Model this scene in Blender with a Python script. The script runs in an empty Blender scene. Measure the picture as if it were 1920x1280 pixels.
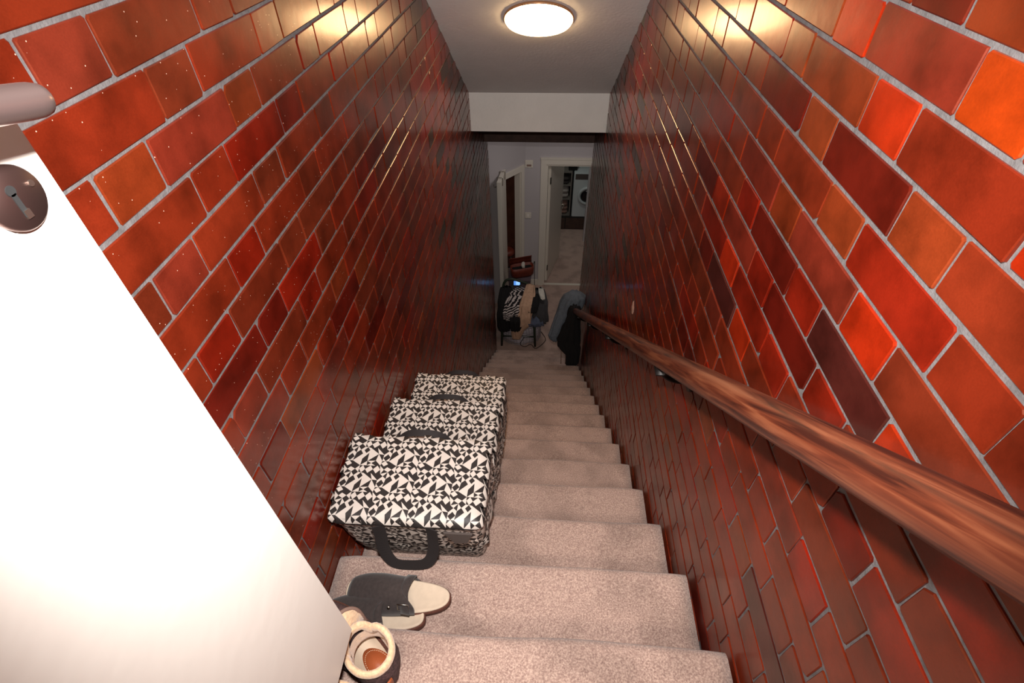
import bpy, bmesh, math, random
from mathutils import Vector, Matrix, noise
random.seed(7)
S = bpy.context.scene
COL = S.collection
R = random.random
U = random.uniform

# ------------------------------------------------------------------ camera
# World: x to the right, y down the stairs, z up; hall floor at z = 0.
ZC = 4.8248                                   # camera height above the lower hall floor
def Z(z): return ZC + z
YAW, PITCH, ROLL, FPX = 0.070912, 0.757858, -0.017003, 964.65
fw = Vector((-math.sin(YAW)*math.cos(PITCH), math.cos(YAW)*math.cos(PITCH), -math.sin(PITCH)))
r0 = Vector((math.cos(YAW), math.sin(YAW), 0)); u0 = r0.cross(fw)
rt = r0*math.cos(ROLL) + u0*math.sin(ROLL); up = -r0*math.sin(ROLL) + u0*math.cos(ROLL)
cam_d = bpy.data.cameras.new('camera'); cam = bpy.data.objects.new('camera', cam_d); COL.objects.link(cam)
M3 = Matrix((rt, up, -fw)).transposed()
cam.matrix_world = Matrix.Translation((0, 0, ZC)) @ M3.to_4x4()
cam_d.sensor_width = 36.0; cam_d.lens = 36.0*FPX/1920.0; cam_d.clip_start = 0.02; cam_d.clip_end = 60
S.camera = cam

# ------------------------------------------------------------------ world, lights, exposure
w = bpy.data.worlds.new('world'); S.world = w; w.use_nodes = True
w.node_tree.nodes['Background'].inputs[0].default_value = (0.55, 0.45, 0.40, 1)
w.node_tree.nodes['Background'].inputs[1].default_value = 0.10
S.view_settings.view_transform = 'Standard'; S.view_settings.look = 'None'
S.view_settings.gamma = 1.0; S.view_settings.use_curve_mapping = False
S.view_settings.exposure = 0.28

def lamp(name, kind, loc, energy, color, **kw):
    d = bpy.data.lights.new(name, kind); d.energy = energy; d.color = color
    for k, v in kw.items(): setattr(d, k, v)
    o = bpy.data.objects.new(name, d); o.location = loc; COL.objects.link(o); return o
# the camera's own flash unit, just above the lens
fl = lamp('camera_flash', 'SPOT', Vector((0, 0, ZC)) + up*0.13 + rt*-0.01, 98.0, (1.0, 0.965, 0.93),
          spot_size=math.radians(124), spot_blend=0.8, shadow_soft_size=0.022)
fl.rotation_euler = (M3 @ Matrix.Rotation(math.radians(3), 3, 'X')).to_euler()
# unseen lights added as ambient fill for the lower hall and utility room
h = lamp('hall_fill_light', 'AREA', (0.25, 5.30, Z(-1.95)), 4.2, (1.0, 0.93, 0.90), shape='DISK', size=0.30)
h2 = lamp('utility_fill_light', 'AREA', (0.3, 7.3, Z(-2.45)), 3.0, (0.95, 1.0, 0.90), shape='DISK', size=0.25)
# fill light added behind the camera to brighten ceiling and bulkhead
h3 = lamp('landing_fill_light', 'AREA', (0.0, -0.9, Z(0.95)), 16.0, (1.0, 0.86, 0.74), shape='DISK', size=0.35)

# ------------------------------------------------------------------ helpers
def obj(name, bm, mat=None, parent=None, smooth=False):
    me = bpy.data.meshes.new(name)
    bmesh.ops.recalc_face_normals(bm, faces=bm.faces[:])
    bm.to_mesh(me); bm.free()
    if mat is not None:
        for m in (mat if isinstance(mat, (list, tuple)) else [mat]): me.materials.append(m)
    o = bpy.data.objects.new(name, me); COL.objects.link(o)
    if smooth:
        for p in me.polygons: p.use_smooth = True
    if parent: o.parent = parent
    return o
def tag(o, label=None, cat=None, group=None, kind=None):
    if label: o['label'] = label
    if cat: o['category'] = cat
    if group: o['group'] = group
    if kind: o['kind'] = kind
    return o
def empty(name, loc, label, cat, group=None, rz=0):
    o = bpy.data.objects.new(name, None); COL.objects.link(o); o.location = loc; o.rotation_euler = (0, 0, rz)
    o.empty_display_size = 0.05
    return tag(o, label, cat, group)
def box(bm, x0, x1, y0, y1, z0, z1, bev=0.0):
    m = Matrix.Translation(((x0+x1)/2, (y0+y1)/2, (z0+z1)/2)) @ Matrix.Diagonal((x1-x0, y1-y0, z1-z0, 1))
    r = bmesh.ops.create_cube(bm, size=1, matrix=m)
    if bev:
        ed = set(e for v in r['verts'] for e in v.link_edges)
        bmesh.ops.bevel(bm, geom=list(ed), offset=bev, segments=2, affect='EDGES', clamp_overlap=True)
    return r['verts']
def bmbox(*a, **k):
    bm = bmesh.new(); box(bm, *a, **k); return bm
def ring_loft(bm, rings, cap=True, closed=False):
    vs = [[bm.verts.new(p) for p in r] for r in rings]
    n = len(rings[0])
    for a, b in zip(vs, vs[1:] + ([vs[0]] if closed else [])):
        for i in range(n):
            bm.faces.new((a[i], a[(i+1) % n], b[(i+1) % n], b[i]))
    if cap and not closed:
        bm.faces.new(vs[0][::-1]); bm.faces.new(vs[-1])
    return vs
def tube(bm, pts, rad, n=12, cap=True, flat=1.0):
    pts = [Vector(p) for p in pts]
    rads = rad if isinstance(rad, (list, tuple)) else [rad]*len(pts)
    rings = []; ref = None
    for i, p in enumerate(pts):
        t = (pts[min(i+1, len(pts)-1)] - pts[max(i-1, 0)]).normalized()
        if ref is None: ref = Vector((0, 0, 1)) if abs(t.z) < 0.9 else Vector((1, 0, 0))
        s = t.cross(ref).normalized(); q = s.cross(t).normalized(); ref = q
        rings.append([p + s*math.cos(2*math.pi*k/n)*rads[i] + q*math.sin(2*math.pi*k/n)*rads[i]*flat for k in range(n)])
    ring_loft(bm, rings, cap)
def bmtube(*a, **k):
    bm = bmesh.new(); tube(bm, *a, **k); return bm
def smoothpath(pts, n=8):
    """Catmull-Rom through the points"""
    P = [Vector(p) for p in pts]; out = []
    for i in range(len(P)-1):
        a, b, c, d = P[max(i-1, 0)], P[i], P[i+1], P[min(i+2, len(P)-1)]
        for k in range(n):
            t = k/n
            out.append(0.5*((2*b)+(c-a)*t+(2*a-5*b+4*c-d)*t*t+(3*b-a-3*c+d)*t**3))
    out.append(P[-1]); return out
def ribbon(bm, pts, width, thick, side):
    """flat strap; side(t) = unit vector across the strap"""
    pts = [Vector(p) for p in pts]; rings = []
    for i, p in enumerate(pts):
        t = (pts[min(i+1, len(pts)-1)] - pts[max(i-1, 0)]).normalized()
        s = side(i/(len(pts)-1)); s = (s - t*s.dot(t)).normalized(); q = s.cross(t)
        rings.append([p+s*width/2+q*thick/2, p-s*width/2+q*thick/2, p-s*width/2-q*thick/2, p+s*width/2-q*thick/2])
    ring_loft(bm, rings)

# ------------------------------------------------------------------ materials
def s2l(c): return tuple(((v/255)/12.92 if v/255 <= 0.04045 else ((v/255+0.055)/1.055)**2.4) for v in c)
def mat(name, rgb=(128, 128, 128), rough=0.6, metal=0.0, spec=0.5, bump=0.0, bscale=100, var=0.0, vscale=20, coat=0.0, sheen=0.0, emit=None, estr=0):
    m = bpy.data.materials.new(name); m.use_nodes = True; nt = m.node_tree; N = nt.nodes; L = nt.links
    b = N['Principled BSDF']; c = (*s2l(rgb), 1)
    b.inputs['Base Color'].default_value = c; b.inputs['Roughness'].default_value = rough
    b.inputs['Metallic'].default_value = metal; b.inputs['Specular IOR Level'].default_value = spec
    b.inputs['Coat Weight'].default_value = coat; b.inputs['Coat Roughness'].default_value = 0.1
    b.inputs['Sheen Weight'].default_value = sheen
    if emit:
        b.inputs['Emission Color'].default_value = (*emit, 1); b.inputs['Emission Strength'].default_value = estr
    g = N.new('ShaderNodeNewGeometry')
    if var:
        n = N.new('ShaderNodeTexNoise'); n.inputs['Scale'].default_value = vscale; n.inputs['Detail'].default_value = 4
        L.new(g.outputs['Position'], n.inputs['Vector'])
        mx = N.new('ShaderNodeMix'); mx.data_type = 'RGBA'
        mx.inputs[6].default_value = tuple(v*(1-var) for v in c[:3])+(1,); mx.inputs[7].default_value = tuple(min(1, v*(1+var)) for v in c[:3])+(1,)
        rp = N.new('ShaderNodeMapRange'); rp.inputs[1].default_value = 0.3; rp.inputs[2].default_value = 0.7
        L.new(n.outputs['Fac'], rp.inputs[0]); L.new(rp.outputs[0], mx.inputs[0]); L.new(mx.outputs[2], b.inputs['Base Color'])
    if bump:
        n2 = N.new('ShaderNodeTexNoise'); n2.inputs['Scale'].default_value = bscale; n2.inputs['Detail'].default_value = 3
        L.new(g.outputs['Position'], n2.inputs['Vector'])
        bp = N.new('ShaderNodeBump'); bp.inputs['Strength'].default_value = bump; bp.inputs['Distance'].default_value = 0.3/bscale
        L.new(n2.outputs['Fac'], bp.inputs['Height']); L.new(bp.outputs[0], b.inputs['Normal'])
    return m

def brick_material(name, attribute):
    m = bpy.data.materials.new(name); m.use_nodes = True; nt = m.node_tree; N = nt.nodes; L = nt.links
    b = N['Principled BSDF']
    if attribute:
        a = N.new('ShaderNodeAttribute'); a.attribute_name = 'glaze'; src = a.outputs['Color']
    else:
        a = N.new('ShaderNodeObjectInfo'); src = a.outputs['Color']
    g = N.new('ShaderNodeNewGeometry')
    # mottled glaze: pooled darker patches
    n = N.new('ShaderNodeTexNoise'); n.inputs['Scale'].default_value = 9; n.inputs['Detail'].default_value = 5; n.inputs['Roughness'].default_value = 0.55
    L.new(g.outputs['Position'], n.inputs['Vector'])
    mr = N.new('ShaderNodeMapRange'); mr.inputs[1].default_value = 0.33; mr.inputs[2].default_value = 0.60; mr.inputs[3].default_value = 0.50; mr.inputs[4].default_value = 1.06
    L.new(n.outputs['Fac'], mr.inputs[0])
    n3 = N.new('ShaderNodeTexNoise'); n3.inputs['Scale'].default_value = 420; n3.inputs['Detail'].default_value = 2
    L.new(g.outputs['Position'], n3.inputs['Vector'])
    mr3 = N.new('ShaderNodeMapRange'); mr3.inputs[1].default_value = 0.25; mr3.inputs[2].default_value = 0.75; mr3.inputs[3].default_value = 0.9; mr3.inputs[4].default_value = 1.1
    L.new(n3.outputs['Fac'], mr3.inputs[0])
    mu = N.new('ShaderNodeMath'); mu.operation = 'MULTIPLY'; L.new(mr.outputs[0], mu.inputs[0]); L.new(mr3.outputs[0], mu.inputs[1])
    vm = N.new('ShaderNodeVectorMath'); vm.operation = 'SCALE'; L.new(src, vm.inputs[0]); L.new(mu.outputs[0], vm.inputs['Scale'])
    # small pale chips in the glaze
    v = N.new('ShaderNodeTexVoronoi'); v.inputs['Scale'].default_value = 75; L.new(g.outputs['Position'], v.inputs['Vector'])
    lt = N.new('ShaderNodeMath'); lt.operation = 'LESS_THAN'; lt.inputs[1].default_value = 0.06; L.new(v.outputs['Distance'], lt.inputs[0])
    sp = N.new('ShaderNodeSeparateColor'); L.new(v.outputs['Color'], sp.inputs[0])
    gt = N.new('ShaderNodeMath'); gt.operation = 'GREATER_THAN'; gt.inputs[1].default_value = 0.8; L.new(sp.outputs[0], gt.inputs[0])
    m2 = N.new('ShaderNodeMath'); m2.operation = 'MULTIPLY'; L.new(lt.outputs[0], m2.inputs[0]); L.new(gt.outputs[0], m2.inputs[1])
    mx = N.new('ShaderNodeMix'); mx.data_type = 'RGBA'; mx.inputs[7].default_value = (0.70, 0.45, 0.34, 1)
    L.new(m2.outputs[0], mx.inputs[0]); L.new(vm.outputs[0], mx.inputs[6]); L.new(mx.outputs[2], b.inputs['Base Color'])
    b.inputs['Roughness'].default_value = 0.30; b.inputs['Specular IOR Level'].default_value = 0.45; b.inputs['Specular Tint'].default_value = (1.0, 0.66, 0.34, 1)
    b.inputs['Coat Weight'].default_value = 0.28; b.inputs['Coat Roughness'].default_value = 0.13; b.inputs['Coat IOR'].default_value = 1.45
    # gentle waviness of the glaze
    nb = N.new('ShaderNodeTexNoise'); nb.inputs['Scale'].default_value = 28; nb.inputs['Detail'].default_value = 3
    L.new(g.outputs['Position'], nb.inputs['Vector'])
    bp = N.new('ShaderNodeBump'); bp.inputs['Strength'].default_value = 0.35; bp.inputs['Distance'].default_value = 0.0015
    L.new(nb.outputs['Fac'], bp.inputs['Height']); L.new(bp.outputs[0], b.inputs['Normal'])
    return m
M_BRICK = brick_material('glazed_brick', False)
M_BRICKJ = brick_material('glazed_brick_joined', True)
M_MORTAR = mat('mortar', (108, 104, 104), 0.85, bump=0.8, bscale=220, var=0.25, vscale=60)
M_PLASTER = mat('white_ceiling_paint', (226, 226, 224), 0.8, bump=0.25, bscale=60, var=0.03, vscale=8)
M_WALL = mat('lilac_white_wall_paint', (190, 183, 184), 0.8, bump=0.15, bscale=80)
M_WHITE = mat('cream_white_gloss_paint', (224, 216, 203), 0.35, bump=0.08, bscale=40)
M_DOOR = mat('white_satin_door_paint', (238, 230, 222), 0.42, bump=0.05, bscale=25)
M_DARKWOOD = mat('dark_brown_paint', (70, 50, 42), 0.6, var=0.3, vscale=15)
M_SHADE = mat('shade_and_dark_paint', (38, 33, 30), 0.8)  # near-black: shade of recess and back room put into colour; also dark plinths

def carpet_material():
    m = bpy.data.materials.new('beige_carpet'); m.use_nodes = True; nt = m.node_tree; N = nt.nodes; L = nt.links
    b = N['Principled BSDF']; b.inputs['Roughness'].default_value = 0.95; b.inputs['Specular IOR Level'].default_value = 0.1
    b.inputs['Sheen Weight'].default_value = 0.3
    g = N.new('ShaderNodeNewGeometry')
    n = N.new('ShaderNodeTexNoise'); n.inputs['Scale'].default_value = 260; n.inputs['Detail'].default_value = 3; n.inputs['Roughness'].default_value = 0.7
    L.new(g.outputs['Position'], n.inputs['Vector'])
    r = N.new('ShaderNodeValToRGB'); e = r.color_ramp.elements
    e[0].position = 0.28; e[0].color = (*s2l((136, 106, 100)), 1); e[1].position = 0.72; e[1].color = (*s2l((226, 198, 182)), 1)
    k = e.new(0.5); k.color = (*s2l((182, 154, 142)), 1)
    L.new(n.outputs['Fac'], r.inputs[0])
    # worn darker patches where the pile is flattened
    p = N.new('ShaderNodeTexNoise'); p.inputs['Scale'].default_value = 5.0; p.inputs['Detail'].default_value = 3
    L.new(g.outputs['Position'], p.inputs['Vector'])
    q = N.new('ShaderNodeMapRange'); q.inputs[1].default_value = 0.36; q.inputs[2].default_value = 0.52; q.inputs[3].default_value = 0.74; q.inputs[4].default_value = 1.0
    L.new(p.outputs['Fac'], q.inputs[0])
    vm = N.new('ShaderNodeVectorMath'); vm.operation = 'SCALE'; L.new(r.outputs[0], vm.inputs[0]); L.new(q.outputs[0], vm.inputs['Scale'])
    L.new(vm.outputs[0], b.inputs['Base Color'])
    bp = N.new('ShaderNodeBump'); bp.inputs['Strength'].default_value = 0.7; bp.inputs['Distance'].default_value = 0.003
    L.new(n.outputs['Fac'], bp.inputs['Height']); L.new(bp.outputs[0], b.inputs['Normal'])
    return m
M_CARPET = carpet_material()

def rail_material():
    m = bpy.data.materials.new('worn_varnished_wood'); m.use_nodes = True; nt = m.node_tree; N = nt.nodes; L = nt.links
    b = N['Principled BSDF']; b.inputs['Roughness'].default_value = 0.42
    tc = N.new('ShaderNodeTexCoord'); mp = N.new('ShaderNodeMapping'); mp.inputs['Scale'].default_value = (40, 40, 2.2)
    L.new(tc.outputs['Object'], mp.inputs[0])
    n = N.new('ShaderNodeTexNoise'); n.inputs['Scale'].default_value = 2.2; n.inputs['Detail'].default_value = 8; n.inputs['Distortion'].default_value = 0.6
    L.new(mp.outputs[0], n.inputs['Vector'])
    r = N.new('ShaderNodeValToRGB'); e = r.color_ramp.elements
    e[0].position = 0.34; e[0].color = (*s2l((54, 22, 14)), 1); e[1].position = 0.68; e[1].color = (*s2l((132, 76, 50)), 1)
    k = e.new(0.5); k.color = (*s2l((98, 46, 28)), 1)
    L.new(n.outputs['Fac'], r.inputs[0]); L.new(r.outputs[0], b.inputs['Base Color'])
    bp = N.new('ShaderNodeBump'); bp.inputs['Strength'].default_value = 0.25; bp.inputs['Distance'].default_value = 0.002
    L.new(n.outputs['Fac'], bp.inputs['Height']); L.new(bp.outputs[0], b.inputs['Normal'])
    return m
M_RAIL = rail_material()
M_BLACKIRON = mat('black_iron', (30, 27, 26), 0.45, 0.6)
M_STEEL = mat('brushed_bronze_steel', (150, 128, 124), 0.33, 0.9, bump=0.05, bscale=300)
M_ROSE = mat('dark_bronze_plate', (92, 70, 66), 0.4, 0.9)
M_BRASS = mat('dull_steel', (190, 184, 172), 0.35, 1.0)
M_HOLE = mat('keyhole_black', (12, 10, 10), 0.9)
M_PBLACK = mat('bag_print_black', (44, 39, 38), 0.5, bump=0.2, bscale=260)
M_PCREAM = mat('bag_print_cream', (214, 203, 194), 0.5, bump=0.2, bscale=260)
M_WEB = mat('black_webbing', (36, 30, 30), 0.8, bump=0.6, bscale=500)
M_MESH = mat('grey_mesh_pocket', (78, 68, 64), 0.8, bump=0.8, bscale=600)
M_FELT = mat('charcoal_felt', (58, 49, 47), 0.95, bump=0.5, bscale=500, var=0.2, vscale=120, sheen=0.2)
M_FOOTBED = mat('cream_suede_footbed', (208, 188, 166), 0.85, bump=0.2, bscale=400, var=0.06, vscale=50)
M_CORK = mat('brown_cork_sole', (96, 56, 44), 0.8, bump=0.4, bscale=300, var=0.3, vscale=200)
M_FLEECE = mat('tan_fleece_lining', (232, 196, 158), 1.0, bump=1.0, bscale=230, var=0.18, vscale=160, sheen=0.5)
M_KNIT = mat('dark_brown_wool_knit', (84, 62, 62), 0.95, bump=1.0, bscale=260, var=0.6, vscale=220)
M_TAN = mat('tan_leather', (168, 88, 50), 0.5, bump=0.15, bscale=200)
M_STITCH = mat('pale_stitching', (225, 200, 170), 0.8)
M_GREYTRIM = mat('taupe_binding', (138, 110, 98), 0.8)

# ------------------------------------------------------------------ geometry constants (metres, z relative to camera)
XL = -0.5481; XR = 0.4423
G, RISE, D0, H0 = 0.242144, 0.187934, 0.381899, 1.254061     # going, rise, first nosing
XSR = 0.4275                                                  # right edge of the carpeted steps
def nose(y): return -(H0 + (y-D0)*RISE/G)
def ceil_z(y): return 1.335 - 0.668*y
Y_SOF = 3.82
YEND_L, YEND_R = 4.88, 4.66

# ================================================================== STAIRS
stairs = bpy.data.objects.new('staircase', None); COL.objects.link(stairs); stairs.location = (0, D0, 0)
tag(stairs, 'straight flight of stairs covered in beige carpet between brick walls', kind='structure')
def step_mesh(k):
    yk = D0 + G*k; zt = Z(-H0 - RISE*k)
    # profile from the back of the tread over the rounded nosing and down the riser
    prof = []
    yb = yk - G - (0.0 if k > -1 else 0.9)
    for t in range(7): prof.append((yb-0.016 + (yk-0.022-yb+0.016)*t/6, zt))
    for a in range(1, 8):
        an = math.pi/2 - math.pi*0.94*a/7
        prof.append((yk-0.024+0.024*math.cos(an), zt-0.024+0.024*math.sin(an)))
    for t in range(1, 5): prof.append((yk-0.026-0.004*t/4, zt-0.045-(RISE-0.047)*t/4))
    bm = bmesh.new(); nx = 22; rows = []
    x0, x1 = XL+0.003, XSR
    for i in range(nx+1):
        u = i/nx; x = x0+(x1-x0)*u; col = []
        e = min(1.0, min(u, 1-u)/0.02) if min(u, 1-u) < 0.02 else 1.0
        for j, (y, z) in enumerate(prof):
            w1 = noise.noise(Vector((x*4, k*3.1, 0.0)))*0.006 + noise.noise(Vector((x*11, k*5.7, 3.0)))*0.002
            f = 1 if j >= 5 else j/5
            col.append(bm.verts.new((x, y + w1*f, z + noise.noise(Vector((x*6, y*9, 9.0)))*0.0025 - (1-e)*0.006)))
        rows.append(col)
    for i in range(nx):
        for j in range(len(prof)-1): bm.faces.new((rows[i][j], rows[i+1][j], rows[i+1][j+1], rows[i][j+1]))
    # side cheeks and underside close the solid
    def low(i, j): 
        v = rows[i][j].co; return (v.x, max(v.y-0.05, yb-0.016) if j >= 7 else v.y, zt-RISE-0.02)
    bot = [[bm.verts.new((rows[i][j].co.x, rows[i][j].co.y if j < 7 else yk-0.04, zt-RISE-0.03)) for j in (0, len(prof)-1)] for i in (0, nx)]
    for i, s in ((0, 0), (nx, 1)):
        try: bm.faces.new([rows[i][j] for j in range(len(prof))] + [bot[s][1], bot[s][0]])
        except ValueError: pass
    return bm
for k in range(-1, 19):
    o = obj('step', step_mesh(k), M_CARPET, stairs, smooth=True)
    o.location = (0, -D0, 0)

# ================================================================== BRICK WALLS
def brick_mesh(name, w, hgt, variant):
    """one glazed brick: face in the local x=0 plane looking +x, corner-clipped outline and eased arris"""
    rnd = random.Random(variant*17+int(w*1000))
    bm = bmesh.new(); a, b = w/2, hgt/2
    c = [rnd.uniform(0.0012, 0.004) for _ in range(4)]
    if variant % 4 == 3: c[rnd.randrange(4)] = 0.010
    out = [(-a+c[0], -b), (a-c[1], -b), (a, -b+c[1]), (a, b-c[2]), (a-c[2], b), (-a+c[3], b), (-a, b-c[3]), (-a, -b+c[0])]
    out = [(y+rnd.uniform(-.0007, .0007), z+rnd.uniform(-.0007, .0007)) for y, z in out]
    e = 0.0015
    front = [bm.verts.new((0, y*(1-e/a), z*(1-e/b))) for y, z in out]
    mid = [bm.verts.new((-0.0012, y, z)) for y, z in out]
    back = [bm.verts.new((-0.012, y, z)) for y, z in out]
    bm.faces.new(front)
    for p, q in ((front, mid), (mid, back)):
        for i in range(8): bm.faces.new((p[i], q[i], q[(i+1) % 8], p[(i+1) % 8]))
    bmesh.ops.recalc_face_normals(bm, faces=bm.faces[:])
    me = bpy.data.meshes.new(name); bm.to_mesh(me); bm.free()
    return me

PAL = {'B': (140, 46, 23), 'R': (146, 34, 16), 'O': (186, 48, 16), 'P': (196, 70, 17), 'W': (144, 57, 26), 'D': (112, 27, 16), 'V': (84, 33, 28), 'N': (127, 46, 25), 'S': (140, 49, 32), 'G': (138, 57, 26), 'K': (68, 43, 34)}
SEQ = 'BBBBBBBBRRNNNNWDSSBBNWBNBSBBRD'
def proj(P):
    v = Vector((P[0], P[1], P[2])); d = v.dot(fw)
    if d < 0.05: return None
    return (960+FPX*v.dot(rt)/d, 640-FPX*v.dot(up)/d, d)
# glaze colour of bricks that can be told apart in the picture: (row, distance of brick centre down the wall) -> colour key
LEFT_C = {}
RIGHT_C = {}
def build_wall(side, wname, label, x, course, period, row0_z, rows, head0, y_start, y_end, shift, seen, overlay):
    wall = bpy.data.objects.new(wname, None); COL.objects.link(wall); wall.location = (x, 0, 0)
    tag(wall, label, kind='structure')
    s = 1 if side == 'L' else -1
    # mortar bed behind the bricks
    bm = bmesh.new()
    xa, xb = (x-0.11, x-0.0028) if side == 'L' else (x+0.0028, x+0.11)
    pts = []
    ys = [y_start + (y_end-y_start)*i/60 for i in range(61)]
    prev = None
    for y in ys:
        zt = Z(min(ceil_z(y)+0.12, 1.25) if y < Y_SOF else ceil_z(Y_SOF)+0.12); zb = max(Z(nose(y)-0.55), -0.1)
        cur = [bm.verts.new((xa, y, zb)), bm.verts.new((xb, y, zb)), bm.verts.new((xb, y, zt)), bm.verts.new((xa, y, zt))]
        if prev:
            for i in range(4): bm.faces.new((prev[i], prev[(i+1) % 4], cur[(i+1) % 4], cur[i]))
        else: bm.faces.new(cur[::-1])
        prev = cur
    bm.faces.new(prev)
    o = obj('mortar_bed', bm, M_MORTAR, wall); o.location = (-x, 0, 0)
    hb = course-0.0070; head = period/3; jv = 0.0045
    meshes = {}
    cands = []
    for row in rows:
        zc = row0_z - course*(row+0.5)
        off = head0[row % 2] + shift*row
        n0 = int((y_start-off)/period)-1
        for n in range(n0, n0+int((y_end-y_start)/period)+4):
            for kind, ya, yb in (('h', off+n*period, off+n*period+head), ('s', off+n*period+head, off+(n+1)*period)):
                if yb-ya <= 0: continue
                yc = (ya+yb)/2
                if ya < y_start-0.001: ya = y_start
                if yb > y_end: yb = y_end
                if yb-ya < 0.03: continue
                cut = (yb-ya) < (head if kind == 's' else head*0.9)-0.001
                yc2 = (ya+yb)/2
                if zc > (min(ceil_z(yc2)+0.02, 1.16) if yc2 < Y_SOF else ceil_z(Y_SOF)): continue
                if zc < nose(yc2)-0.30 or Z(zc) < 0.03: continue
                p = proj((x, yc2, zc))
                area = 0
                if p and -60 < p[0] < 1980 and -60 < p[1] < 1340 and zc > nose(yc2)+0.0:
                    if seen(x, yc2, zc):
                        # foreshortened size in the picture
                        area = (yb-ya)*hb*abs(x)/(p[2]**3)
                cands.append((area, row, n, kind, ya, yb, zc))
    cands.sort(key=lambda c: -c[0])
    joined = bmesh.new(); lay = None; cols = []
    rnd = random.Random(11 if side == 'L' else 23)
    for idx, (area, row, n, kind, ya, yb, zc) in enumerate(cands):
        yc = (ya+yb)/2; wd = yb-ya-jv
        key = None; best = 0.055
        for (rr, yy), c in overlay.items():
            if rr == row and abs(yy-yc) < best: key = c; best = abs(yy-yc)
        if key is None: key = rnd.choice(SEQ if rnd.random() > (yc-2.2)/2.6 else 'KKNKVNKD')  # dim, greyed far end put into colour: dark browns likelier down the wall
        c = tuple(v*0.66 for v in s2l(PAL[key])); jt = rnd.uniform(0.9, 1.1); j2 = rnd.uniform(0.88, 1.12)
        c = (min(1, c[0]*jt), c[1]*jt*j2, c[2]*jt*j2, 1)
        full = abs(wd-(head-jv)) < 0.002 or abs(wd-(2*head-jv)) < 0.002
        var = rnd.randrange(6)
        dx = rnd.uniform(-0.0006, 0.0012); rz = rnd.gauss(0, 0.0045); ry = rnd.gauss(0, 0.007); rx = rnd.gauss(0, 0.0035)
        key2 = (round(wd, 4) if not full else round(wd, 3), var)
        if key2 not in meshes:
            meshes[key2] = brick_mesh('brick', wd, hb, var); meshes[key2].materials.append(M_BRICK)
        me = meshes[key2]
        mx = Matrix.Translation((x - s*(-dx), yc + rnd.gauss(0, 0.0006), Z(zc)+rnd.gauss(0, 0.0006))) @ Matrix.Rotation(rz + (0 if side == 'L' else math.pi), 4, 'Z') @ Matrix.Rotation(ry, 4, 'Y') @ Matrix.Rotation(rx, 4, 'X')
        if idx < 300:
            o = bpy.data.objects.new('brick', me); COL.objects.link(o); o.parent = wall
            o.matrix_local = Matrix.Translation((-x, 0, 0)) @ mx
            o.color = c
        else:
            base = len(joined.verts)
            vs = [joined.verts.new(mx @ v.co) for v in me.vertices]
            for p in me.polygons: joined.faces.new([vs[i] for i in p.vertices])
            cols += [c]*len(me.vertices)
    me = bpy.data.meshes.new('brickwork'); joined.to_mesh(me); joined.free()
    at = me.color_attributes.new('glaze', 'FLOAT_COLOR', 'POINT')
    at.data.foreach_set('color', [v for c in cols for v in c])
    me.materials.append(M_BRICKJ)
    o = bpy.data.objects.new('brickwork', me); COL.objects.link(o); o.parent = wall; o.location = (-x, 0, 0)
    o['kind'] = 'stuff'; o['label'] = 'glazed bricks further down the wall'
    return wall

def seen_left(x, y, z):
    # the open door hides part of the left wall
    k = -0.339/x
    return not (y*k < 0.325)
def seen_right(x, y, z): return True
# --- colour notes, filled from the photograph

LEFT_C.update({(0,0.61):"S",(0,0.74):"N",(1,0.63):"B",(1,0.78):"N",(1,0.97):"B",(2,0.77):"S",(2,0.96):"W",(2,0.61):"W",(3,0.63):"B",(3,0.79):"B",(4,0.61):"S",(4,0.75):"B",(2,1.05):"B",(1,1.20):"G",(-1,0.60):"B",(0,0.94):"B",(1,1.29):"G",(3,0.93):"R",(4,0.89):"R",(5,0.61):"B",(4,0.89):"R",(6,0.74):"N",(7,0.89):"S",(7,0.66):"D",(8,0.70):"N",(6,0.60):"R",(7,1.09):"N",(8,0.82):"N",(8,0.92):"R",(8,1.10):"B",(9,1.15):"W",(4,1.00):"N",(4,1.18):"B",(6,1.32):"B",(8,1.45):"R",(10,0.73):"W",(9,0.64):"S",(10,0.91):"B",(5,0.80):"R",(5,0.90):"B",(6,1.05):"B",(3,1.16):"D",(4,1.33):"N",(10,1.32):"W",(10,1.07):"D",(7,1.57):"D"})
RIGHT_C.update({(-1,0.88):"O",(-1,0.69):"S",(-1,0.56):"P",(-2,0.71):"D",(-2,0.60):"W",(0,0.71):"O",(0,0.86):"W",(0,1.03):"W",(-1,1.02):"W",(0,0.56):"B",(1,0.69):"D",(1,0.87):"W",(1,1.00):"D",(2,0.88):"B",(2,1.05):"B",(2,1.03):"W",(1,0.54):"W",(1,0.43):"W",(0,0.42):"O",(2,0.71):"W",(2,0.56):"R",(4,0.73):"R",(3,0.73):"S",(4,0.88):"D",(3,0.54):"O",(4,1.27):"V",(3,0.89):"W",(7,0.87):"O",(7,0.99):"V",(6,1.04):"O",(4,0.39):"O",(4,0.51):"V",(3,0.31):"D",(2,0.38):"B",(2,0.48):"B",(6,0.38):"D",(6,0.36):"D",(11,0.52):"W",(9,0.46):"V",(8,0.38):"R",(11,0.41):"V",(5,0.74):"B",(4,1.06):"R",(5,1.22):"O",(5,0.58):"R",(8,1.26):"D",(5,0.82):"D",(4,1.11):"D",(5,0.43):"W",(3,0.43):"B",(5,0.61):"W",(5,0.69):"D",(6,0.42):"R",(8,0.33):"S",(6,1.22):"R",(5,0.88):"R",(6,0.61):"D",(2,0.29):"B",(1,0.40):"B",(5,0.48):"W",(12,0.58):"S",(14,0.59):"O"})
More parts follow.
